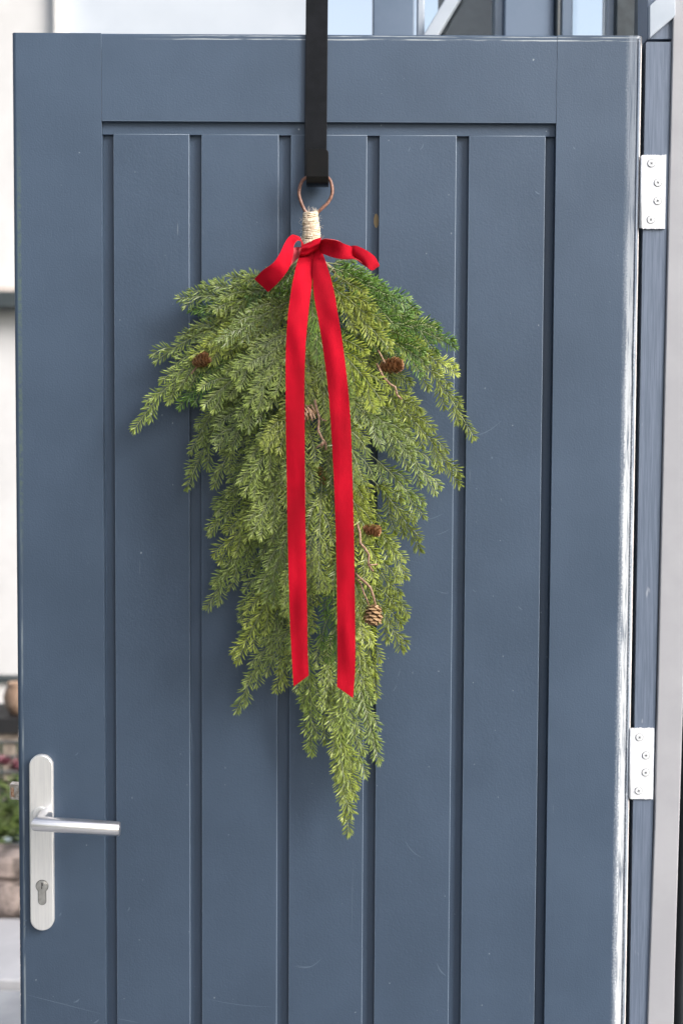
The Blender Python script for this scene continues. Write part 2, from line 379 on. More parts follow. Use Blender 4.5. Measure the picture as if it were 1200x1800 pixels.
# garden plants
def plant(name, label, cx, cy, z0, h, r, n, m_leaf, ls, seed, flowers=None):
    rr = random.Random(seed); t = thing(name, label, 'plant', (cx, cy, z0))
    V, F, SV, SF = [], [], [], []
    FV, FF = [], []
    for i in range(n):
        a = rr.uniform(0, 2 * math.pi); q = r * math.sqrt(rr.random()); hh = h * (1 - .5 * (q / r) ** 2) * rr.uniform(.35, 1)
        top = Vector((cx + q * math.cos(a), cy + q * math.sin(a), z0 + hh))
        if i % 4 == 0:
            v, f = tube([(cx + q * .2 * math.cos(a), cy + q * .2 * math.sin(a), z0), (cx + q * .7 * math.cos(a), cy + q * .7 * math.sin(a), z0 + hh * .6), tuple(top)], .003, 4)
            k = len(SV); SV += v; SF += [tuple(j + k for j in g) for g in f]
        d = Vector((math.cos(a) + rr.uniform(-.6, .6), math.sin(a) + rr.uniform(-.6, .6), rr.uniform(-.2, .9))).normalized()
        s = d.cross(Vector((rr.uniform(-.4, .4), rr.uniform(-.4, .4), 1))).normalized(); u_ = s.cross(d)
        l = ls * rr.uniform(.7, 1.3); wd = l * .3
        k = len(V); V += [tuple(top), tuple(top + d * l * .45 + s * wd - u_ * .1 * l), tuple(top + d * l * .5 + u_ * .02 * l), tuple(top + d * l * .45 - s * wd - u_ * .1 * l), tuple(top + d * l - u_ * .15 * l)]
        F += [(k, k + 1, k + 2), (k, k + 2, k + 3), (k + 1, k + 4, k + 2), (k + 2, k + 4, k + 3)]
    lf = obj('foliage', (V, F), m_leaf, t); lf['kind'] = 'stuff'; obj('stem', (SV, SF), M_STEM, t)
    if flowers:
        for i in range(flowers):
            a = rr.uniform(0, 2 * math.pi); q = r * .8 * math.sqrt(rr.random()); c0 = Vector((cx + q * math.cos(a), cy + q * math.sin(a), z0 + h * rr.uniform(.95, 1.12))); V, F = [], []
            for j in range(12):
                b = j * 2.4; tl = .25 + .06 * j; d = Vector((math.cos(b) * tl, math.sin(b) * tl, 1 - tl)).normalized() * .035; s = d.cross(Vector((0, 0, 1))).normalized() * .012
                k = len(V); V += [tuple(c0), tuple(c0 + d * .6 + s), tuple(c0 + d), tuple(c0 + d * .6 - s)]; F.append((k, k + 1, k + 2, k + 3))
            obj('flower', (V, F), M_PINK, t)
    return t
zs = .1
plant('flowering_plant', 'garden plant with deep pink blooms above the stone edging', -1.02, 2.75, zs, .26, .16, 300, M_LEAF, .045, 3, 9)
plant('leafy_shrub', 'low green shrub behind the stones left of the door', -1.22, 2.62, zs, .22, .2, 420, M_LEAF, .05, 4)
plant('trailing_plant', 'bluish grey leaved plant low beside the soil', -1.08, 2.50, zs, .10, .12, 90, M_BLEAF, .05, 5)
plant('small_herb', 'small yellowish green herb in the bed close to the path corner', -.86, 2.6, zs, .2, .14, 220, M_LEAF, .04, 6)

# glazed porch frame seen above the door
YP = .55
pf = thing('porch_frame', 'blue timber porch frame with glass and pale board for a reflection above the door', 'porch frame', (.4, YP, 0))
def post(name, u0, u1, m, y0, y1, z0=0.02, z1=3.4, par=pf, bevel=.003):
    return obj(name, box(xz(u0, 30, y0)[0], xz(u1, 30, y0)[0], y0, y1, z0, z1), m, par, bevel=bevel)
post('post', 655, 728, M_PORCH, YP, YP + .06)
post('glazing_bead', 733, 746, M_PORCHL, YP + .012, YP + .04)
post('dark_board', 770, 869, M_PORCHD, YP + .10, YP + .12, 1.6)  # dark painted board behind the pane
post('window_edge', 870, 884, M_PORCHL, YP + .02, YP + .08)
post('post', 886, 974, M_PORCH, YP, YP + .06)
post('narrow_bead', 976, 984, M_PORCHD, YP - .01, YP + .05)
post('narrow_bead', 986, 1006, M_PORCH, YP + .02, YP + .07)
post('window_edge', 1066, 1080, M_PORCHL, YP, YP + .05)
post('dark_post', 1082, 1121, M_PORCHD, YP - .02, YP + .05)
post('outer_post', 1123, 1165, M_PORCHD, .12, .16)
br = [xz(742, 66, YP), xz(768, 66, YP), xz(822, -24, YP), xz(796, -24, YP)]
obj('reflection', prism(br, YP - .01, YP + .03), M_PORCHL, pf, bevel=.002)  # pale board in place of a slanting reflection in the glass
obj('pane', box(xz(747, 30, YP)[0], xz(869, 30, YP)[0], YP + .045, YP + .05, 1.6, 3.3), M_GLASS, pf)
obj('pane', box(xz(1007, 30, YP)[0], xz(1065, 30, YP)[0], YP + .02, YP + .025, 1.6, 3.3), M_GLASS, pf)
hx = (xz(655, 30, YP)[0], xz(1121, 30, YP)[0])
obj('header', box(hx[0], hx[1], YP + .001, YP + .059, 3.402, 3.52), M_PORCH, pf, bevel=.003)

# unseen wall, added to darken the left of the door
sw = obj('added_shade_wall', box(-1.05, -.92, -3.2, -.30, 0, 2.7), M_SIDE, bevel=.01); tag(sw, 'unseen dark wall added left of the door to shade it', 'wall')

pr_ = obj('added_shade_pier', box(.84, 1.40, -1.35, -1.20, 0, 2.7), M_SIDE, bevel=.01); tag(pr_, 'unseen dark pier added in front of the door to shade its left part', 'wall')  # added out of view so its soft shadow darkens the door's left

# ================================================================== DOOR FRAME
fr = thing('door_frame', 'dark blue door jamb with two white painted hinges', 'door frame', (.44, .03, 0))
def quadbox(pts, y0, y1): return prism([(float(a), float(b)) for a, b in pts], y0, y1)
ZT = 1.9995
jl, jr0, jr1 = .4215, .4560, .4455
zt = xz(1150, 72, 0)[1]
obj('jamb', quadbox([(.4222, .0), (.4425, .0), (.4495, .9), (jr0, zt), (.4222, zt)], .004, .075), M_JAMB, fr)
obj('rebate', quadbox([(.4170, .0), (.4218, .0), (.4218, zt), (.4170, zt)], .050, .075), M_DARK, fr)
# head end: dark block, pale slanting board stands for light falling on it
y1 = .006
obj('frame_head', quadbox([xz(1137, 69, y1), xz(1189, 69, y1), xz(1189, -40, y1), xz(1137, -40, y1)], y1, .07), M_JAMB, fr, bevel=.001)
hb = [xz(1140, 68, -.002), xz(1140, 11, -.002), xz(1185, -28, -.002), xz(1185, 29, -.002)]
obj('head_light_board', quadbox(hb, -.006, .004), M_PORCHL, fr, bevel=.001)
def screw_set(par, cx, cz, y, r=.0052):
    s = obj('screw', disc((cx, cz), r, y - .0011, y + .001, 18), M_SCREW, par, bevel=.0004)
    return s
for (x0, x1, v0, v1, sc_) in ((1129, 1168, 272, 402, ((1144, 287), (1155.5, 321), (1155, 353), (1143, 386))),
                              (1109.5, 1147, 1280, 1405, ((1123, 1296), (1134.5, 1328), (1134, 1358), (1121.5, 1390)))):
    a = xz(x0, v0, 0); b_ = xz(x1, v1, 0); a2 = xz(x0 - (1 if v0 < 900 else 3), v1, 0)
    hz = bpy.data.objects.new('tmp', None)
    n_ = 26; pts = []
    for i in range(n_ + 1): pts.append((a[0] + (b_[0] - a[0]) * i / n_, a[1] + random.uniform(-.0007, .0006)))
    for i in range(n_ + 1): pts.append((b_[0] - (b_[0] - a2[0]) * i / n_, b_[1] + random.uniform(-.0005, .0005)))
    h = obj('hinge', quadbox([pts[0]] + pts[1:n_] + [pts[n_]] + pts[n_ + 1:], .0005, .0035), M_HINGE, fr)
    for (su, sv) in sc_:
        c = xz(su, sv, 0)
        s = obj('screw', join(disc(c, .0048, -.0006, .0006, 20)), M_SCREW, h, bevel=.0004)
        # no fourth level: ring and cross recess are cut as dark slivers on the hinge itself
    dk = []
    for (su, sv) in sc_:
        c = xz(su, sv, 0); an = random.uniform(0, 1.5)
        ring = []
        for i in range(20):
            q0, q1 = 2 * math.pi * i / 20, 2 * math.pi * (i + 1) / 20
            k0 = [(c[0] + rr_ * math.cos(q), c[1] + rr_ * math.sin(q)) for rr_, q in ((.0049, q0), (.0054, q0), (.0054, q1), (.0049, q1))]
            ring.append(([(x_, .0002, z_) for x_, z_ in k0], [(0, 1, 2, 3)]))
        dk += ring
        for k_ in range(2):
            q = an + k_ * math.pi / 2; dx, dz = math.cos(q), math.sin(q)
            dk.append(([(c[0] + dx * s_ * .0019 - dz * t_ * .00045, -.0009, c[1] + dz * s_ * .0019 + dx * t_ * .00045) for s_, t_ in ((-1, -1), (1, -1), (1, 1), (-1, 1))], [(0, 1, 2, 3)]))
    obj('screw_recess', join(*dk), M_WIRE, h)
    kx = a[0] - .0005
    kn = obj('hinge_knuckle', tube([(kx, .002, a[1] - .001), (kx - .0002, .002, b_[1] + .001)], .0022, 10), M_HINGE, fr, smooth=True)

wr = obj('wall_reveal', quadbox([(.4435, 0), (.4805, 0), (.4835, .75), (.4880, 1.15), (.494, 2.5), (.4568, 2.5), (.4565, 2.0), (.4512, .95), (.4463, .68)], .0005, .12), M_REVEAL, bevel=.0022, seg=3)
tag(wr, 'narrow pale grey plastered strip along the right of the blue jamb', 'wall')
dw = obj('dark_wall', box(.50, .95, .03, .12, 0, 1.25), M_LEDGE, bevel=.004); tag(dw, 'dark panel behind the pale strip at the lower right', 'wall')

# ================================================================== DOOR
door = thing('door', 'slate blue boarded timber door with recessed planks and lever handle', 'door', (0, .02, 0))
L0, R0, TOP, TH = -.4252, .4176, 2.0178, .044
SL, SR, RZ = -.3055, .3027, 1.9018
def board(x0, x1, y0, y1, z0, z1, bev): # bev: list of (test, offset, segs)
    bm = bmesh.new(); v, f = box(x0, x1, y0, y1, z0, z1)
    vs_ = [bm.verts.new(q) for q in v]; [bm.faces.new([vs_[i] for i in q]) for q in f]
    bmesh.ops.recalc_face_normals(bm, faces=bm.faces)
    for test, off, seg in bev:
        es = [e for e in bm.edges if test((e.verts[0].co + e.verts[1].co) / 2, abs((e.verts[0].co - e.verts[1].co).normalized().z) > .9, abs((e.verts[0].co - e.verts[1].co).normalized().x) > .9) and len(e.link_faces) == 2 and e.calc_face_angle(0) > 1]
        bmesh.ops.bevel(bm, geom=es, offset=off, segments=seg, affect='EDGES', profile=.5, clamp_overlap=True)
    bm.verts.index_update(); r = ([tuple(q.co) for q in bm.verts], [tuple(x.index for x in q.verts) for q in bm.faces]); bm.free(); return r
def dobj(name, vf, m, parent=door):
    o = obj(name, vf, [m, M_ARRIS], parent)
    for p in o.data.polygons:      # edge highlight painted on narrow arrises all round the boards
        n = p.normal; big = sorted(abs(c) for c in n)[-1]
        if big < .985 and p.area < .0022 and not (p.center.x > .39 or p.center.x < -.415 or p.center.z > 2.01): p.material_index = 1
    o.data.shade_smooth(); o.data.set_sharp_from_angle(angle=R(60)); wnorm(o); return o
e = 1e-4
dobj('stile', board(L0, SL - .0002, 0, TH, .03, TOP, [
    (lambda c, v, h: v and c.x < L0 + e and c.y < e, .0062, 4), (lambda c, v, h: h and c.y < e and c.z > 2, .0020, 3), (lambda c, v, h: v and c.x > SL - .001 and c.y < e, .0005, 1)]), M_LEFT)
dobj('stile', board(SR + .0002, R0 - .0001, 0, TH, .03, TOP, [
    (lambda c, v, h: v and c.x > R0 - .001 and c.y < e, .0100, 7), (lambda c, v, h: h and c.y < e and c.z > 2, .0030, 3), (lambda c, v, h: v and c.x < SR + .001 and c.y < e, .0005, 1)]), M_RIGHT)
dobj('top_rail', board(SL + .0002, SR - .0002, .0001, TH - .0004, RZ, TOP - .0001, [
    (lambda c, v, h: h and c.y < .001 and c.z > 2, .0028, 3), (lambda c, v, h: h and c.y < .001 and c.z < 2, .0009, 2)]), M_RAIL)
dobj('bottom_rail', board(SL + .0002, SR - .0002, .0004, TH - .0004, .03, .23, [(lambda c, v, h: h and c.y < .001, .0009, 2)]), M_RAIL)
YR, YPK, YG = .0080, .0062, .0150
zp = xz(400, 236, YPK)[1]
dobj('panel_head', board(SL, SR, YR, YR + .012, zp - .0006, RZ, []), M_RAIL)
obj('groove_floor', box(SL, SR, YG, YG + .012, .23, zp - .0008), M_PLANK, door)
for a, b_ in ((199.5, 333), (354, 490), (511, 645), (666.5, 802), (823.5, 958)):
    x0 = xz(a, 260, YPK)[0]; x1 = xz(b_, 260, YPK)[0]
    dobj('plank', board(x0, x1, YPK, YG, .23, zp, [(lambda c, v, h: (v or h) and c.y < YPK + e, .0010, 2)]), M_PLANK)
# lipping bead of the hinge side: narrow raised strip
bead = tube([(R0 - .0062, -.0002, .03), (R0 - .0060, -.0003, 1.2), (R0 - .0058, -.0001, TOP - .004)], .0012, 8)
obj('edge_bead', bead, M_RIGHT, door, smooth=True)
# paint scratches: thin slivers of lighter dried paint, sitting on the boards
def scratch(pts, wpx, y):
    V, F = [], []; n = len(pts); q = [P(u_, v_, y) for u_, v_ in pts]
    for i in range(n):
        t = q[min(i + 1, n - 1)] - q[max(i - 1, 0)]; t /= np.linalg.norm(t); s = np.array([-t[2], 0, t[0]]) * wpx / 1300 / 2 * (0.25 + math.sin(math.pi * i / (n - 1)))
        V += [q[i] + s, q[i] - s]
    F = [(2 * i, 2 * i + 1, 2 * i + 3, 2 * i + 2) for i in range(n - 1)]
    return V, F
S = []; yf, yp = -.00015, YPK - .00015
def cur(a, b, bend=0, n=7):
    a = np.array(a, float); b = np.array(b, float); d = b - a; nn = np.array([-d[1], d[0]])
    return [tuple(a + d * t + nn * bend * math.sin(math.pi * t)) for t in np.linspace(0, 1, n)]
for a, b_, bd, wd, y in (((516, 1698), (566, 1684), .18, 1.2, yp), ((520, 1696), (552, 1697), .1, .8, yp), ((768, 1694), (783, 1715), .1, 1.6, yp),
    ((712, 1478), (742, 1508), .1, .9, yp), ((820, 768), (880, 740), .1, .9, yp), ((742, 915), (778, 903), .05, .9, yp), ((765, 940), (790, 930), .05, .8, yp),
    ((45, 1748), (178, 1782), .0, .9, yf), ((205, 1790), (245, 1798), 0, .9, yp), 
    ((738, 263), (744, 252), .1, 1.2, yp), ((717, 266), (720, 258), .1, 1.2, yp), ((132, 1328), (138, 1322), .1, 1.3, yf), ((224, 1602), (228, 1594), .1, 1.2, yp),
    ((130, 1762), (140, 1756), .1, 2.2, yf), ((165, 1798), (174, 1792), .1, 2.2, yf), ((360, 1755), (480, 1770), .03, .7, yp), ((698, 1190), (702, 1175), .1, .9, yp), ((690, 1215), (696, 1203), .1, .9, yp),
    ((768, 1038), (790, 1042), .1, .9, yp), ((830, 1036), (836, 1040), .1, 1, yp), ((910, 1065), (918, 1072), .1, 1.3, yp), ((338, 1340), (333, 1250), .02, .6, yp), ((620, 1510), (618, 1640), 0, .5, yp),
    ((940, 336), (948, 341), .1, 1.6, yf), ((1007, 258), (1010, 262), .1, 1.6, yf), ((863, 803), (865, 806), 0, 2.6, yp), ((836, 858), (838, 860), 0, 2, yp), ((969, 893), (971, 895), 0, 2, yf),
    ((45, 1423), (46, 1426), 0, 1.6, yf), ((104, 1610), (108, 1604), .1, 1.5, yf), ((46, 1628), (43, 1630), 0, 5, yf), ((42, 1618), (48, 1618), 0, 2.2, yf)):
    S.append(scratch(cur(a, b_, bd), wd, y))
for i in range(26):
    v_ = random.uniform(62, 130); 
    if i < 18: S.append(scratch(cur((178.3, 60 + i * 1.4), (178.6, 61.2 + i * 1.4), 0, 3), 1.2 * random.random() + .5, -.0002))
for v_ in (80, 87, 112, 118, 137, 160, 170): S.append(scratch(cur((977.5, v_), (977.5, v_ + 2), 0, 3), random.uniform(1.2, 2.2), -.0002))
m_scr, _, _ = mat('scratch_pale', (.10, .14, .20), .6)
o = obj('paint_scratches', join(*S), m_scr, door); o['kind'] = 'stuff'
# chips along the lock edge
CH = []; rr = random.Random(3)
for v_ in [1278, 1285, 1290, 1294, 1312, 1320] + [1560 + i * 5.5 for i in range(34)]:
    if rr.random() < .15 and v_ > 1500: continue
    u_ = (30.5 if v_ < 1400 else 32.5 + (v_ - 1550) / 130) + rr.uniform(-.3, 1.2); r_ = rr.uniform(.7, 1.9) * (1.5 if 1590 < v_ < 1690 else 1); n = 7
    pl = [P(u_ + r_ * .8 * math.cos(i * 2 * math.pi / n) * rr.uniform(.6, 1.1), v_ + r_ * 1.8 * math.sin(i * 2 * math.pi / n) * rr.uniform(.6, 1.2), 0) for i in range(n)]
    VV = []
    for q in pl:
        dx = max(0, (L0 + .0062) - q[0]); dx = min(dx, .0060); yy = .0062 - math.sqrt(max(0, .0062 ** 2 - dx ** 2)); VV.append((max(q[0], L0 + .0002), yy - .0003, q[2]))
    CH.append((VV, [tuple(range(n))]))
m_chip, _, _ = mat('bare_wood_chip', (.62, .52, .47), .8)
o = obj('paint_chips', join(*CH), m_chip, door); o['kind'] = 'stuff'
# knot stain in the groove right of the twine
m_kn, _, _ = mat('knot_stain', (.30, .22, .11), .6)
kp = P(661, 388, YG - .0003); obj('knot_mark', ([(kp[0] + .0035 * math.cos(i * .7), YG - .0003, kp[2] + .010 * math.sin(i * .7)) for i in range(9)], [tuple(range(9))]), m_kn, door)

# handle: backplate, lever, euro cylinder, latch
def stadium(cx, z0, z1, r, k=14):
    pts = [(cx + r * math.cos(math.pi * i / k), z1 - r + r * math.sin(math.pi * i / k)) for i in range(k + 1)]
    return pts + [(cx + r * math.cos(math.pi + math.pi * i / k), z0 + r + r * math.sin(math.pi + math.pi * i / k)) for i in range(k + 1)]
pa, pb, pt_, pbm = P(52.5, 1480, -.008), P(94.5, 1480, -.008), P(73, 1326.5, -.008), P(74, 1636, -.008)
pcx = (pa[0] + pb[0]) / 2; pr = (pb[0] - pa[0]) / 2
bp = obj('handle', prism(stadium(pcx, pbm[2], pt_[2], pr), -.0095, -.0002), M_ALU, door, bevel=.0022, seg=4)
nk = P(71, 1450, -.045); lz = nk[2]; lx = nk[0]
ro_ = disc((pcx - .0005, lz + .004), .0112, -.0125, -.009, 28)
obj('rose', ro_, M_ALU, bp, bevel=.001)
def mitre_bar():
    r_ = .0098; k = 28; V, F = [], []
    ye = -.050; x1 = P(211, 1452, ye)[0]; dz = -.0035
    rings = [((lx, -.010), 'y'), ((lx, ye), 'm'), ((x1 - .0012, ye), 'x'), ((x1, ye), 'x2')]
    for (cx_, cy_), kd in rings:
        for j in range(k):
            q = 2 * math.pi * j / k; c_, s_ = math.cos(q) * r_, math.sin(q) * r_
            if kd == 'y': V.append((cx_ + c_, cy_, lz + .004 + s_))
            elif kd == 'm': V.append((cx_ + c_, cy_ - c_ * -1, lz + .003 + s_))
            else:
                sc2 = .9 if kd == 'x2' else 1; zz = lz + dz
                V.append((cx_, cy_ + c_ * sc2, zz + s_ * sc2))
    for i in range(3):
        for j in range(k): F.append((i * k + j, i * k + (j + 1) % k, (i + 1) * k + (j + 1) % k, (i + 1) * k + j))
    F.append(tuple(range(3 * k, 4 * k))); return V, F
lv = obj('lever', mitre_bar(), M_LEVER, bp, smooth=True); lv.data.set_sharp_from_angle(angle=R(40))
cc = P(74.5, 1557.5, -.0095)
def keyshape(cx, cz, r, w2, zb, k=22):
    a0 = math.asin(w2 / r); pts = []
    for i in range(k + 1):
        q = -math.pi / 2 + a0 + (2 * math.pi - 2 * a0) * i / k; pts.append((cx + r * math.cos(q), cz + r * math.sin(q)))
    for i in range(9): q = math.pi + math.pi * i / 8; pts.append((cx + w2 * math.cos(q), zb + w2 + w2 * math.sin(q)))
    return pts
zb = P(74, 1590, -.0095)[2]
obj('cylinder_gap', prism(keyshape(cc[0], cc[2], .0087, .0056, zb - .0006), -.0097, -.0096), M_DARK, bp)
lk = obj('lock_cylinder', prism(keyshape(cc[0], cc[2], .0080, .0050, zb), -.0105, -.0096), M_CYL, bp, bevel=.0003)
obj('lock_plug', disc((cc[0], cc[2] + .0006), .0058, -.0112, -.0104, 26), M_CYL, bp, bevel=.0003)
kz = cc[2] + .0006
obj('keyhole', prism([(cc[0] - .0008, kz + .0045), (cc[0] + .0010, kz + .0047), (cc[0] + .0014, kz + .001), (cc[0] + .0004, kz - .0005), (cc[0] + .0006, kz - .0045), (cc[0] - .0006, kz - .0045), (cc[0] - .0004, kz + .0005)], -.01135, -.0112), M_DARK, bp)
la, lb = P(17.5, 1378, .015), P(29.5, 1405, .015)
lt = obj('latch', prism([(la[0], lb[2]), (L0 + .001, lb[2] - .001), (L0 + .001, la[2] - .001), (la[0], la[2])], .014, .030), M_STEEL, door, bevel=.0012)
obj('latch_slot', box(la[0] + .002, la[0] + .0062, .0128, .0142, lb[2] + .004, la[2] - .005), M_RUST, lt)
obj('latch_rib', box(la[0] + .0015, L0 - .001, .0125, .0141, lb[2] + .0006, lb[2] + .0026), M_STEEL, lt)

# ================================================================== HANGER
hg = thing('door_hanger', 'long flat black metal hanger strap with hook above the wreath', 'hook', (-.04, -.004, 1.83))
ztp = 2.42
a0, a1 = P(537.5, 0, -.003), P(577, 0, -.003); b0, b1 = P(535.5, 250, -.003), P(573.5, 250, -.003)
sl = (b0[0] - a0[0]) / (b0[2] - a0[2])
xl = lambda z_: a0[0] + sl * (z_ - a0[2]); wdt = ((a1[0] - a0[0]) + (b1[0] - b0[0])) / 2
zh = P(555, 312, -.005)[2]
def strap(path, shift, w_=wdt, t_=.0028):
    """flat strip following (y, z) path"""
    V, F = [], []
    n = len(path)
    for i, (y_, z_) in enumerate(path):
        a = path[max(i - 1, 0)]; b = path[min(i + 1, n - 1)]; d = np.array([b[0] - a[0], b[1] - a[1]]); d = d / (np.linalg.norm(d) + 1e-9); nn = np.array([-d[1], d[0]]) * t_ / 2
        x0 = xl(z_) + shift
        for s_, xx in ((1, x0), (1, x0 + w_), (-1, x0 + w_), (-1, x0)): V.append((xx, y_ + nn[0] * s_, z_ + nn[1] * s_))
    for i in range(n - 1):
        for j in range(4): F.append((i * 4 + j, i * 4 + (j + 1) % 4, (i + 1) * 4 + (j + 1) % 4, (i + 1) * 4 + j))
    F += [(3, 2, 1, 0), tuple(range(4 * n - 4, 4 * n))]; return V, F
pth = [(-.0035, zh)] + [(-.0035, z_) for z_ in np.linspace(zh + .01, ztp, 12)] + [(.002, ztp + .006), (.04, ztp + .006), (.0465, ztp), (.0465, ztp - .06)]
obj('strap', strap(pth, 0), M_BLACK, hg, bevel=.0006)
zl = P(557, 262, -.034)[2]; zbb = P(557, 307, -.034)[2]
hk = [(-.005, zh + .002), (-.006, zbb - .008)] + [(-.006 - .028 * (1 - math.cos(t)) / 2 - .0, zbb - .008 - .004 * math.sin(t)) for t in np.linspace(.4, math.pi - .4, 7)] + [(-.034, zbb - .004), (-.0345, zbb + .006)]
hw_ = P(577.5, 290, -.034)[0] - P(538.5, 290, -.034)[0]
xl2 = xl; hx0 = P(538.3, 290, -.034)[0]
V, F = strap(hk, 0, hw_); V = [(v[0] - xl(v[2]) + hx0, v[1], v[2]) for v in V]; obj('hook', (V, F), M_GLOSSB, hg, bevel=.0005)
# front lip with rounded top corners
x0, x1 = hx0, hx0 + hw_; rc = .006
lip = [(x0, zbb - .0035), (x1, zbb - .0035)] + [(x1 - rc + rc * math.cos(t), zl - rc + rc * math.sin(t)) for t in np.linspace(0, math.pi / 2, 7)] + [(x0 + rc + rc * math.cos(t), zl - rc + rc * math.sin(t)) for t in np.linspace(math.pi / 2, math.pi, 7)]
obj('lip', prism(lip, -.0362, -.0338), M_GLOSSB, hg, bevel=.0006)

# ================================================================== WREATH
wreath = thing('wreath', 'green fir teardrop wreath with red velvet bow hanging on door', 'wreath', P(548, 900, -.01))
# ---- wire loop
wl = [(546, 385, -.024), (538, 374, -.024), (530, 358, -.023), (525.5, 340, -.022), (529, 322, -.021), (538, 312, -.019), (556, 308, -.018), (574, 311, -.019), (582, 322, -.021), (583.5, 340, -.022), (577, 355, -.023), (566, 366, -.024), (556, 376, -.024), (550, 386, -.024)]
obj('wire_loop', tube(catmull([P(*q) for q in wl], 7), .0022, 8), M_COPPER, wreath, smooth=True)
# ---- twine wrap: many turns
pts = []; turns = 22
for i in range(turns * 16 + 1):
    t = i / (turns * 16); a = i * 2 * math.pi / 16; v_ = 373 + t * 58
    hwid = (11.2 + 4.2 * t ** .8 + .5 * math.sin(i * .37)) / 1300
    c_ = P(546.5 + 1.0 * (t - .5), v_, -.026)
    wob = .0006 * noise.noise(Vector((i * .21, 0, 3))); pts.append((c_[0] + hwid * math.cos(a), c_[1] + .80 * hwid * math.sin(a) + wob, c_[2] + wob * 1.5 + .0008 * math.cos(a + math.floor(i / 16) * 1.3)))
tw = obj('twine_wrap', tube(pts, [.00145 + .0003 * math.sin(i * .9) for i in range(len(pts))], 6), M_TWINE, wreath, smooth=True)
fz = []; rr = random.Random(9)
for i in range(110):
    t = rr.random(); a = rr.uniform(0, 2 * math.pi); sd_ = rr.choice([-1, 1, 0, 0]) ; hwid = (11.5 + 4.5 * t) / 1300
    if i < 22: c_ = P(548 + rr.uniform(-8, 9), 372, -.026 + rr.uniform(-.006, .006)); d = np.array([rr.uniform(-.6, .6), rr.uniform(-.5, .2), 1.0])
    else:
        c0 = P(546.5, 373 + t * 58, -.026); c_ = np.array([c0[0] + hwid * math.cos(a), c0[1] + hwid * .8 * math.sin(a), c0[2]]); d = np.array([math.cos(a), math.sin(a), rr.uniform(-1, 1)])
    d /= np.linalg.norm(d); l = rr.uniform(.003, .0075); e2 = np.array([rr.uniform(-1, 1), rr.uniform(-1, 1), rr.uniform(-1, 1)]) * l * .4
    fz.append(tube([c_, c_ + d * l * .5 + e2 * .3, c_ + d * l + e2], [.00016, .00013, .00008], 3))
o = obj('twine_fibre', join(*fz), M_FUZZ, tw); o['kind'] = 'stuff'

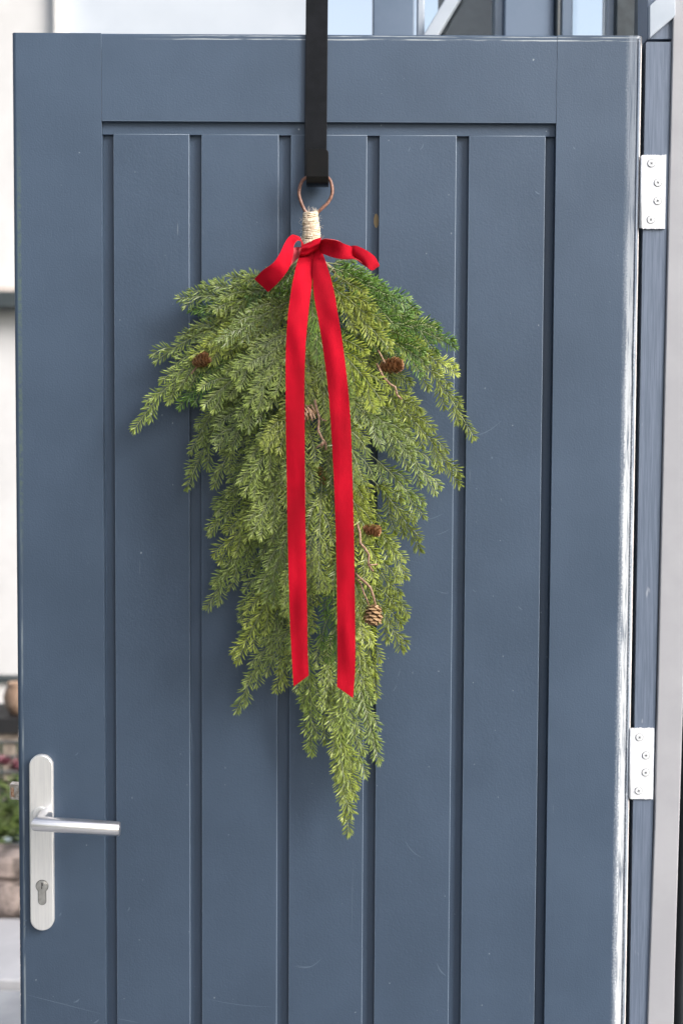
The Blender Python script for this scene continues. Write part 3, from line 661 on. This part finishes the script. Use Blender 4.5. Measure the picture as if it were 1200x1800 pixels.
# ---- sprigs
def unit(a): return a / (np.linalg.norm(a, axis=-1, keepdims=True) + 1e-12)
def bez(A, B, Cc, t): t = t[:, None]; return (1 - t) ** 2 * A + 2 * t * (1 - t) * B + t * t * Cc
sprig_count = 0; needle_total = 0
RIB = [(518, 549, 480), (503, 537, 610), (503, 536, 760), (506, 538, 940), (510, 541, 1100), (516, 543, 1200)]
RIB2 = [(549, 578, 480), (567, 603, 610), (582, 617, 750), (589, 622, 920), (592, 624, 1100), (592, 621, 1215)]
def sprig(Bp, Tp, sag=.12, tone=0.0, vivid=0.0, front=np.array([0., -1., 0.]), side_scale=1.0, nl=.0126):
    """fir sprig from Bp to Tp: main stem, alternating side twigs, needles"""
    global sprig_count, needle_total
    Bp = np.array(Bp, float); Tp = np.array(Tp, float); L = np.linalg.norm(Tp - Bp)
    nrm = unit(front + rng.normal(0, .16, 3))
    mid = (Bp + Tp) / 2 + np.array([0, -.004 - .03 * L, sag * L]) + rng.normal(0, .02 * L, 3)
    stems = [(bez(Bp, mid, Tp, np.linspace(0, 1, 12)), .0011)]
    main = stems[0][0]
    ns = max(2, int(L / .0205)); sgn = rng.choice([-1, 1])
    for i in range(ns):
        t = .08 + .80 * (i + .5 + rng.uniform(-.25, .25)) / ns; t = min(max(t, .05), .93)
        k = t * 11; i0 = int(k); p = main[i0] + (main[min(i0 + 1, 11)] - main[i0]) * (k - i0)
        tg = unit(main[min(i0 + 1, 11)] - main[i0]); sd = unit(np.cross(nrm, tg)) * sgn; sgn = -sgn
        an = rng.uniform(.55, .78); l = rng.uniform(.032, .054) * side_scale * (1 - .55 * max(0, t - .35) / .65) * (.8 if L < .09 else 1)
        d = unit(tg * math.cos(an) + (sd + nrm * rng.uniform(-.22, .18)) * math.sin(an))
        q1 = p + d * l * .55; q2 = p + unit(d + tg * .55 + np.array([0, 0, -.25])) * l
        stems.append((bez(p, q1, q2, np.linspace(0, 1, 6)), .0008))
    base, dirs, nn, lens, tints = [], [], [], [], []
    SV, SF = [], []
    for si, (c, r_) in enumerate(stems):
        seg = np.linalg.norm(np.diff(c, axis=0), axis=1); cum = np.concatenate([[0], np.cumsum(seg)]); Ls = cum[-1]
        v, f = tube(list(c), list(np.linspace(r_, r_ * .55, len(c))), 4, False); k0 = len(SV); SV += v; SF += [tuple(j + k0 for j in q) for q in f]
        s = np.arange(.003 if si else .012, Ls, .0037); s = s + rng.normal(0, .0003, len(s)); s = np.clip(s, 0, Ls - 1e-5)
        idx = np.clip(np.searchsorted(cum, s) - 1, 0, len(seg) - 1); fr_ = (s - cum[idx]) / seg[idx]
        p = c[idx] + (c[idx + 1] - c[idx]) * fr_[:, None]; tg = unit(c[idx + 1] - c[idx]); sd = unit(np.cross(np.broadcast_to(nrm, tg.shape), tg)); n2 = np.cross(tg, sd)
        for row, (sg, ph, keep) in enumerate(((1, .12, 1), (-1, .12, 1), (1, .8, .18), (-1, .8, .18))):
            m = rng.random(len(s)) < keep
            phi = ph + rng.normal(0, .20, len(s)); a = R(49) + rng.normal(0, .13, len(s))
            dv = tg * np.cos(a)[:, None] + (sd * (sg * np.cos(phi))[:, None] + n2 * np.sin(phi)[:, None]) * np.sin(a)[:, None]
            dv[:, 2] -= .05
            base.append(p[m]); dirs.append(unit(dv[m])); nn.append(n2[m])
            taper = 1 - .25 * np.clip((s[m] - (Ls - .008)) / .008, 0, 1)
            lens.append(nl * rng.uniform(.82, 1.15, m.sum()) * taper)
            ag = np.clip((s[m] / Ls - .65) / .35, 0, 1) * (.7 if si else 1) * rng.uniform(.2, 1, m.sum()) * (rng.random() * 1.1)
            tints.append(np.stack([np.clip(rng.normal(.45 + tone, .22, m.sum()), 0, 1), ag, np.full(m.sum(), vivid)], 1))
        # terminal whorl
        kw = 9; a = rng.uniform(.08, .75, kw); ph = rng.uniform(0, 2 * math.pi, kw); tg = unit(c[-1] - c[-2]); sd = unit(np.cross(nrm, tg)); n2 = np.cross(tg, sd)
        dv = tg * np.cos(a)[:, None] + (sd * np.cos(ph)[:, None] + n2 * np.sin(ph)[:, None]) * np.sin(a)[:, None]
        base.append(np.repeat(c[-1][None], kw, 0)); dirs.append(unit(dv)); nn.append(np.repeat(n2[None], kw, 0)); lens.append(nl * rng.uniform(.6, .95, kw))
        tints.append(np.stack([np.clip(rng.normal(.55 + tone, .2, kw), 0, 1), rng.uniform(.3, 1, kw) * rng.random(), np.full(kw, vivid)], 1))
    b = np.concatenate(base); d = np.concatenate(dirs); n2 = np.concatenate(nn); l = np.concatenate(lens)[:, None]; ti = np.concatenate(tints)
    s = unit(np.cross(n2, d)); up = np.cross(d, s); wv = s * .00075 * rng.uniform(.8, 1.25, (len(b), 1)); curl = up * l * rng.uniform(-.02, .10, (len(b), 1))
    mid_ = b + d * l * .66 + curl
    verts = np.stack([b - wv * .7, b + wv * .7, mid_ - wv, mid_ + up * .0005, mid_ + wv, b + d * l], 1).reshape(-1, 3)
    n = len(b); needle_total += n
    tri = np.array([[0, 3, 2], [0, 1, 3], [1, 4, 3], [2, 3, 5], [3, 4, 5]]); tris = (tri[None] + 6 * np.arange(n)[:, None, None]).reshape(-1, 3)
    SVa = np.array(SV); SFa = np.array(SF); allv = np.concatenate([verts, SVa]); yy = allv[:, 1]; lm = np.interp(allv[:, 2], [1.655, 1.715], [-.096, -.056]); allv[:, 1] = np.where(yy < lm, lm + (yy - lm) * .3, yy)
    me = bpy.data.meshes.new('sprig')
    me.vertices.add(len(allv)); me.vertices.foreach_set('co', allv.astype(np.float32).ravel())
    nl_ = tris.size + SFa.size; me.loops.add(nl_); me.loops.foreach_set('vertex_index', np.concatenate([tris.ravel(), (SFa + len(verts)).ravel()]).astype(np.int32))
    nf = len(tris) + len(SFa); me.polygons.add(nf)
    me.polygons.foreach_set('loop_start', np.concatenate([np.arange(len(tris)) * 3, len(tris) * 3 + np.arange(len(SFa)) * 4]).astype(np.int32))
    me.polygons.foreach_set('material_index', np.concatenate([np.zeros(len(tris)), np.ones(len(SFa))]).astype(np.int32))
    me.update(calc_edges=True); me.validate()
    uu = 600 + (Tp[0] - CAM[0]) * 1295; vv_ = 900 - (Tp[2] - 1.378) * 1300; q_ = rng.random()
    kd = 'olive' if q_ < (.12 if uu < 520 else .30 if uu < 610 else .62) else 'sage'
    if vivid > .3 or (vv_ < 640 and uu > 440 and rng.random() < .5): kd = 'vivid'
    me.materials.append(M_NEEDLES[kd]); me.materials.append(M_STEM)
    ca = me.color_attributes.new('tint', 'FLOAT_COLOR', 'POINT')
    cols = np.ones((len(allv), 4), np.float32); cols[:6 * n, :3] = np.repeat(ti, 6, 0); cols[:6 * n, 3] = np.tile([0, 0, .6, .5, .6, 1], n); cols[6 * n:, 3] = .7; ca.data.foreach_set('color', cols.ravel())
    me.shade_smooth()
    link(bpy.data.objects.new('sprig', me), wreath); sprig_count += 1

outline = [ # base u,v -> tip u,v, sag, vivid
 (480,528,318,524,.10,.2),(470,520,360,502,.08,.3),(505,508,408,487,.05,.3),(470,545,352,548,.10,.6),(460,560,340,590,.12,.1),(460,560,278,632,.14,0),
 (470,565,238,752,.22,0),(440,590,300,700,.20,.1),(430,630,318,712,.16,.4),(455,650,330,855,.20,.1),(450,640,338,790,.2,0),(470,700,378,850,.18,0),(480,760,385,900,.18,0),
 (480,840,372,935,.16,0),(485,860,388,985,.16,0),(490,920,366,1065,.16,0),(490,900,385,1030,.16,0),(510,960,425,1085,.14,0),(510,1000,418,1160,.14,0),(510,1050,430,1120,.14,0),
 (515,1060,417,1247,.14,0),(530,1080,470,1180,.10,0),(540,1090,486,1210,.10,0),(540,1130,548,1322,-.04,0),(520,1120,540,1250,.03,0),(560,1100,585,1235,.03,0),(590,1090,570,1300,.05,0),(588,1200,612,1462,-.03,0),
 (600,1180,596,1385,.05,0),(606,1170,640,1360,.02,0),(612,1140,664,1335,.06,0),(625,1120,645,1270,.04,0),(630,1060,660,1220,.06,0),(635,1010,705,1140,.1,0),(640,960,708,1085,.12,0),(600,1260,622,1400,-.03,0),
 (650,920,712,1010,.12,0),(650,840,737,965,.14,0),(650,800,742,905,.14,0),(650,740,762,862,.16,0),(650,680,804,850,.2,0),(650,640,745,760,.18,0),
 (640,570,830,766,.30,.1),(660,600,797,655,.14,.2),(650,560,794,608,.13,.2),(640,545,772,592,.14,.2),(630,530,755,578,.12,.3),(610,505,732,545,.12,.5),(590,480,690,530,.14,.9),(570,462,644,482,.10,.9),(575,470,668,512,.1,.9),
 (540,470,500,520,.1,.6),(560,470,600,540,.1,.8),(600,500,700,600,.16,.6),(590,520,680,650,.2,.3),
 (500,520,400,600,.2,.4),(510,540,390,660,.2,.2),(480,500,430,520,.1,.4)]
for (a, b_, c_, d_, sg, vv) in outline:
    yb = -.030 - rng.random() * .015; yt = -.022 - rng.random() * .014
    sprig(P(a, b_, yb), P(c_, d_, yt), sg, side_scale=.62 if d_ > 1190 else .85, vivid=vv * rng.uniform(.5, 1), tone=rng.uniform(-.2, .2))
poly = [(545,455),(600,470),(650,500),(700,535),(750,565),(780,615),(765,665),(740,705),(750,760),(752,800),(738,860),(722,930),(702,1000),(688,1060),(680,1120),(648,1150),(636,1190),(620,1215),(592,1215),(560,1190),(505,1160),(455,1150),(440,1120),(440,1040),(415,985),(402,900),(396,830),(350,780),(325,700),(310,650),(335,600),(362,545),(420,505),(490,490)]
def inside(x, y):
    c = False; n = len(poly)
    for i in range(n):
        (x1, y1), (x2, y2) = poly[i], poly[(i + 1) % n]
        if (y1 > y) != (y2 > y) and x < (x2 - x1) * (y - y1) / (y2 - y1) + x1: c = not c
    return c
def edge_dist(x, y):
    return min(math.hypot(x - (ax + (bx - ax) * t), y - (ay + (by - ay) * t)) for (ax, ay), (bx, by) in zip(poly, poly[1:] + poly[:1]) for t in [max(0, min(1, ((x - ax) * (bx - ax) + (y - ay) * (by - ay)) / ((bx - ax) ** 2 + (by - ay) ** 2)))])
placed = []; tries = 0
N_FILL = 88
while len(placed) < N_FILL and tries < 60000:
    tries += 1; u_, v_ = rng.uniform(300, 790), rng.uniform(500, 1285)
    if not inside(u_, v_) or edge_dist(u_, v_) < 16: continue
    lay = rng.random() ** .7
    if 536 < u_ < 594 and 695 < v_ < 880 and lay > .12: continue
    if 540 < u_ < 590 and 880 <= v_ < 1000 and lay > .35: continue
    if any((u_ - a) ** 2 + (v_ - b_) ** 2 < 34 ** 2 and abs(lay - c_) < .40 for a, b_, c_ in placed): continue
    placed.append((u_, v_, lay))
placed.sort(key=lambda q: q[2])
for (u_, v_, lay) in placed:
    dx = (u_ - 555) / 125; dy = .35 + max(0, v_ - 480) / 330; d = np.array([dx, dy]) + rng.normal(0, .10, 2); d /= np.hypot(*d)
    l = rng.uniform(110, 190); l = min(l, max(45, math.hypot(u_ - 548, v_ - 455)))
    bu, bv = u_ - d[0] * l, v_ - d[1] * l
    if bv < 462: k_ = (v_ - 462) / max(v_ - bv, 1); bu = u_ - d[0] * l * k_; bv = 462
    ed = edge_dist(u_, v_); th = .030 + .085 * min(1, ed / 110) ** .8
    if v_ < 560: th *= .35 + .65 * (v_ - 480) / 80 if v_ > 480 else .35
    yt = -.016 - lay * th; yb = yt + rng.uniform(.012, .040) * (1 if lay > .3 else .4); yb = min(yb, -.008)
    vv = 0.0
    if rng.random() < max(0, .75 - (v_ - 500) / 260): vv = rng.uniform(.4, 1)
    elif rng.random() < .05: vv = rng.uniform(.2, .5)
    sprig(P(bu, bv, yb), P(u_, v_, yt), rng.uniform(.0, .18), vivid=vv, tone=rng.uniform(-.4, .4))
# binding of bare stems at the crown
for i in range(18):
    u_ = 546 + rng.uniform(-14, 14); e_ = P(u_ + (u_ - 546) * 3.2, 470 + rng.uniform(0, 30), -.03 - rng.random() * .02)
    obj('branch', tube([P(546 + (u_ - 546) * .5, 425, -.028), P(u_, 448, -.035), e_], [.0022, .002, .0012], 6), M_BARK if i % 3 else M_STEM, wreath, smooth=True)
print('sprigs', sprig_count, 'needles', needle_total)

# ---- twigs and cones
def twig(pts, r0=.0016, ends=()):
    ddy = -.026 if pts[0][1] > 700 and pts[0][0] < 600 else -.004
    pts = [(a, b, c + ddy) for a, b, c in pts]; ends = [[(a, b, c + ddy) for a, b, c in e] for e in ends]
    q = [P(*p) for p in pts]; vf = [tube(q, list(np.linspace(r0, r0 * .75, len(q))), 7)]
    for e_ in ends: qq = [P(*p) for p in e_]; vf.append(tube(qq, list(np.linspace(r0 * .8, r0 * .5, len(qq))), 6))
    return obj('twig', join(*vf), M_BARK, wreath, smooth=True)
yT = -.100
twig([(553, 704, -.085), (556, 718, -.09), (561, 734, -.094), (559, 757, -.096), (566, 771, -.097), (572, 778, -.097), (573, 791, -.095)], .0018, [((561, 734, -.094), (567, 738, -.096), (574, 740, -.097)), ((570, 776, -.097), (563, 782, -.096), (555, 788, -.093)), ((569, 778, -.097), (564, 787, -.095))])
twig([(536, 712, -.085), (541, 716, -.09), (546, 728, -.094), (549, 740, -.095)], .0015, [((541, 716, -.09), (550, 728, -.094), (554, 736, -.096)), ((541, 716, -.09), (538, 730, -.094), (537, 742, -.09)), ((541, 714, -.09), (548, 712, -.092), (552, 724, -.093))])
twig([(662, 640, -.075), (668, 652, -.085), (674, 664, -.09), (685, 675, -.094), (694, 680, -.095), (698, 695, -.095), (706, 702, -.094)], .0017)
twig([(664, 616, -.08), (670, 626, -.088), (676, 638, -.088)], .0013)
twig([(626, 918, -.085), (632, 935, -.095), (633, 955, -.10), (642, 965, -.102), (648, 975, -.103), (647, 992, -.103), (655, 1004, -.10)], .0018, [((647, 992, -.103), (653, 993, -.103), (664, 992, -.10))])
twig([(624, 1008, -.09), (630, 1014, -.10), (642, 1024, -.103), (651, 1033, -.103), (656, 1048, -.102), (660, 1064, -.10)], .0019)
twig([(624, 1016, -.09), (633, 1025, -.10), (639, 1042, -.102), (645, 1055, -.10), (648, 1064, -.098)], .0012)
twig([(350, 640, -.045), (340, 652, -.042), (331, 664, -.035), (327, 672, -.03)], .0012)
def cone(u_, v_, y_, ang, L_, W_, n=56, pale=False, openness=1.0):
    c0 = P(u_, v_, y_); ax = np.array([math.cos(ang), -.25, math.sin(ang)]); ax /= np.linalg.norm(ax)
    s1 = unit(np.cross(ax, [0, 1.0, 0])); s2 = np.cross(ax, s1); V, F = [], []
    st = c0 - ax * L_ / 2
    cv, cf = tube([st, c0, c0 + ax * L_ * .45], [W_ * .18, W_ * .2, W_ * .06], 7); V += cv; F += cf
    for i in range(n):
        t = (i + .5) / n; a = i * 2.39996; rr_ = W_ / 2 * (math.sin(math.pi * min(1, .12 + .86 * t)) ** .55) * rng.uniform(.9, 1.1)
        rad = math.cos(a) * s1 + math.sin(a) * s2; p0 = st + ax * L_ * t * .86; d = unit(rad * 1.0 * openness + ax * (.35 + .8 * t)); tn = np.cross(ax, rad); p1 = p0 + d * rr_ * 1.1
        w_ = rr_ * .42 + .0006; up = np.cross(tn, d) ; lift = ax * .0006
        k = len(V)
        V += [p0 - tn * w_ * .3, p0 + tn * w_ * .3, p1 - d * rr_ * .3 - tn * w_, p1 - d * rr_ * .3 + tn * w_, p1 - tn * w_ * .6 + lift, p1 + tn * w_ * .6 + lift, p1 - d * rr_ * .25 - lift * 1.8, p0 + d * rr_ * .5 + lift]
        F += [(k, k + 1, k + 7), (k, k + 7, k + 2), (k + 1, k + 3, k + 7), (k + 2, k + 7, k + 4), (k + 7, k + 3, k + 5), (k + 7, k + 5, k + 4), (k + 2, k + 4, k + 6), (k + 4, k + 5, k + 6), (k + 5, k + 3, k + 6), (k + 2, k + 6, k), (k + 3, k + 1, k + 6), (k, k + 6, k + 1)]
    return obj('pine_cone', (V, F), M_CONEL if pale else M_CONE, wreath)
cone(689, 642, -.080, R(8), .032, .024)
cone(354, 633, -.050, R(20), .024, .022)
cone(654, 932, -.094, R(-12), .024, .019, 44)
cone(656, 1081, -.098, R(-100), .026, .028, 46, True, 1.3)
cone(566, 836, -.034, R(-60), .026, .020)
cone(540, 727, -.083, R(200), .022, .020, 40, True)

# ---- ribbon bow
bow = bpy.data.objects.new('ribbon_bow', None); link(bow, wreath); bow['label'] = 'red velvet ribbon bow with two long tails'
def ribbon(name, pairs, n=8, thick=.0009, across=7, belly=.0, wob=.0, seed=0, mats=None, cut=None):
    """pairs: ((u,v,y),(u,v,y)) edges of the strip along its run"""
    A = catmull([P(*a) for a, b in pairs], n); B = catmull([P(*b) for a, b in pairs], n); N = len(A); V, F, MI = [], [], []
    for i in range(N):
        a, b = A[i], B[i]; tg = A[min(i + 1, N - 1)] - A[max(i - 1, 0)] + B[min(i + 1, N - 1)] - B[max(i - 1, 0)]; nn = unit(np.cross(tg, b - a)); 
        for j in range(across + 1):
            s = j / across; off = belly * math.sin(math.pi * s) + wob * noise.noise(Vector((i * .11 + seed, s * 1.6, seed)))
            V.append(a + (b - a) * s + nn * off)
    nv = len(V); W = across + 1
    nrm = []
    for i in range(N):
        for j in range(W):
            dt = V[min(i + 1, N - 1) * W + j] - V[max(i - 1, 0) * W + j]; ds = V[i * W + min(j + 1, across)] - V[i * W + max(j - 1, 0)]; nrm.append(unit(np.cross(dt, ds)))
    V = V + [V[k] - nrm[k] * thick for k in range(nv)]
    for i in range(N - 1):
        for j in range(across):
            q = (i * W + j, i * W + j + 1, (i + 1) * W + j + 1, (i + 1) * W + j); F.append(q); MI.append(0); F.append(tuple(k + nv for k in reversed(q))); MI.append(1)
    for i in range(N - 1):
        for j in (0, across):
            q = (i * W + j, (i + 1) * W + j, (i + 1) * W + j + nv, i * W + j + nv); F.append(q if j == 0 else q[::-1]); MI.append(2)
    for i in (0, N - 1):
        for j in range(across):
            q = (i * W + j, i * W + j + nv, i * W + j + 1 + nv, i * W + j + 1); F.append(q if i == 0 else q[::-1]); MI.append(2)
    o = obj(name, (V, F), mats or [M_VELVET, M_SATIN, M_SELV], bow, smooth=True)
    o.data.polygons.foreach_set('material_index', MI); o.data.set_sharp_from_angle(angle=R(60)); return o
def tail(rows, seed, wob=.0028): return ribbon('ribbon_tail', [((l, v_, y_ + TD * min(1, max(0, (v_ - 470) / 90))), (r, v2, y_ + dy + TD * min(1, max(0, (v_ - 470) / 90)))) for (v_, l, v2, r, y_, dy) in rows], 9, wob=wob, seed=seed, belly=.0012)
# rows: v left, left u, v right, right u, depth, twist
TD = -.012
tail([(437, 533, 438, 556, -.060, 0), (452, 525, 456, 551, -.078, .004), (480, 517.5, 482, 550, -.100, .004), (515, 511, 516, 546, -.112, .002), (560, 505.5, 560, 541, -.117, 0), (610, 502.5, 610, 537, -.119, 0), (680, 502, 680, 535, -.118, .001), (760, 502.5, 760, 535.5, -.116, .001),
      (850, 504, 850, 536, -.115, -.001), (940, 505.5, 940, 537, -.114, -.001), (1020, 507.5, 1020, 538.5, -.112, 0), (1090, 509.5, 1085, 540, -.111, 0), (1150, 512.5, 1140, 540.5, -.112, .001), (1207, 516, 1187, 542.5, -.113, .002)], 1.7)
tail([(437, 547, 434, 562, -.064, 0), (452, 551, 448, 568, -.078, -.003), (480, 549.5, 474, 577, -.098, -.004), (520, 551.5, 512, 587, -.112, -.003), (560, 559, 553, 594, -.118, -.002), (610, 567, 606, 602.5, -.120, 0), (680, 576, 678, 611, -.120, .001), (750, 581.5, 750, 616.5, -.119, .001),
      (830, 586, 830, 619, -.117, 0), (920, 589.5, 920, 621.5, -.116, 0), (1010, 591.5, 1010, 623, -.115, 0), (1100, 592.5, 1100, 624, -.114, 0), (1170, 593, 1176, 624, -.114, .001), (1207, 592, 1227, 620.5, -.114, .002)], 5.2)
# left loop: front strip, sharp fold, pale back strip
ribbon('loop', [((447.5, 490, -.098), (472, 513, -.098)), ((462, 475, -.110), (487, 499, -.108)), ((480, 462, -.116), (500, 484, -.114)), ((491, 447, -.114), (509.5, 468, -.112)), ((498, 432, -.106), (514.5, 449, -.107)), ((505, 420, -.094), (516, 434, -.100)), ((514, 413.5, -.078), (522, 424, -.092)), ((525, 417, -.062), (529, 425, -.080)), ((532, 428, -.058), (529, 436, -.072))], 8, wob=.0012, seed=3, mats=[M_SATIN, M_VELVET, M_SELV])
ribbon('loop', [((532, 446, -.056), (529, 434, -.062)), ((520, 456, -.068), (515, 436, -.076)), ((506, 470, -.078), (500, 447, -.084)), ((494, 485, -.084), (482, 466, -.086)), ((482, 500, -.088), (466, 478, -.088)), ((472.5, 512, -.0955), (448, 490, -.0955))], 8, wob=.001, seed=4)
# right loop: upper strip twisting into a rolled end
ribbon('loop', [((556, 424, -.070), (558, 443, -.072)), ((570, 419.5, -.092), (570, 447, -.086)), ((585, 420.5, -.106), (584, 452, -.098)), ((600, 426, -.108), (602, 456, -.108)), ((614, 435, -.098), (622, 457, -.114)), ((628, 444, -.094), (638, 463, -.110)), ((642, 452, -.094), (646, 468, -.100))], 8, wob=.003, seed=6, belly=.003, mats=[M_SATIN, M_VELVET, M_SELV])
ribbon('loop', [((613, 433.5, -.090), (624, 454, -.098)), ((624, 432.5, -.098), (634, 462, -.108)), ((636, 436.5, -.104), (644, 469, -.114)), ((648, 444, -.106), (649.5, 474, -.114)), ((657, 451.5, -.102), (654.5, 474.5, -.108)), ((662.5, 460, -.092), (659.5, 471, -.096)), ((662, 464, -.080), (660, 466, -.082))], 8, wob=.0012, seed=8, belly=-.003, mats=[M_SATIN, M_VELVET, M_SELV])
# knot with creases
kv, kf = [], []
for i in range(25):
    a = -math.pi * .62 + i / 24 * math.pi * 1.24
    for j in range(15):
        s = j / 14; base_ = P(529 + 34 * s, 441.5 - 12.5 * s + 1.5 * math.sin(5 * s), -.072)
        h_ = (9.2 + 2.2 * math.sin(math.pi * s)) / 1300; r_ = h_ * (1 + .10 * math.sin(a * 6 + s * 3) + .08 * noise.noise(Vector((a * 2, s * 4, 0))))
        kv.append((base_[0] + .002 * math.sin(a), base_[1] - 1.7 * r_ * math.cos(a), base_[2] + r_ * math.sin(a) * 1.02))
for i in range(24):
    for j in range(14): kf.append((i * 15 + j, i * 15 + j + 1, (i + 1) * 15 + j + 1, (i + 1) * 15 + j))
obj('knot', (kv, kf), M_VELVET, bow, smooth=True)
# two stray threads on the cut ends
obj('thread', tube([P(597, 1203, -.1165), P(597.5, 1210, -.118)], .0004, 4), M_HINGE, bow)
sc.render.film_transparent = False
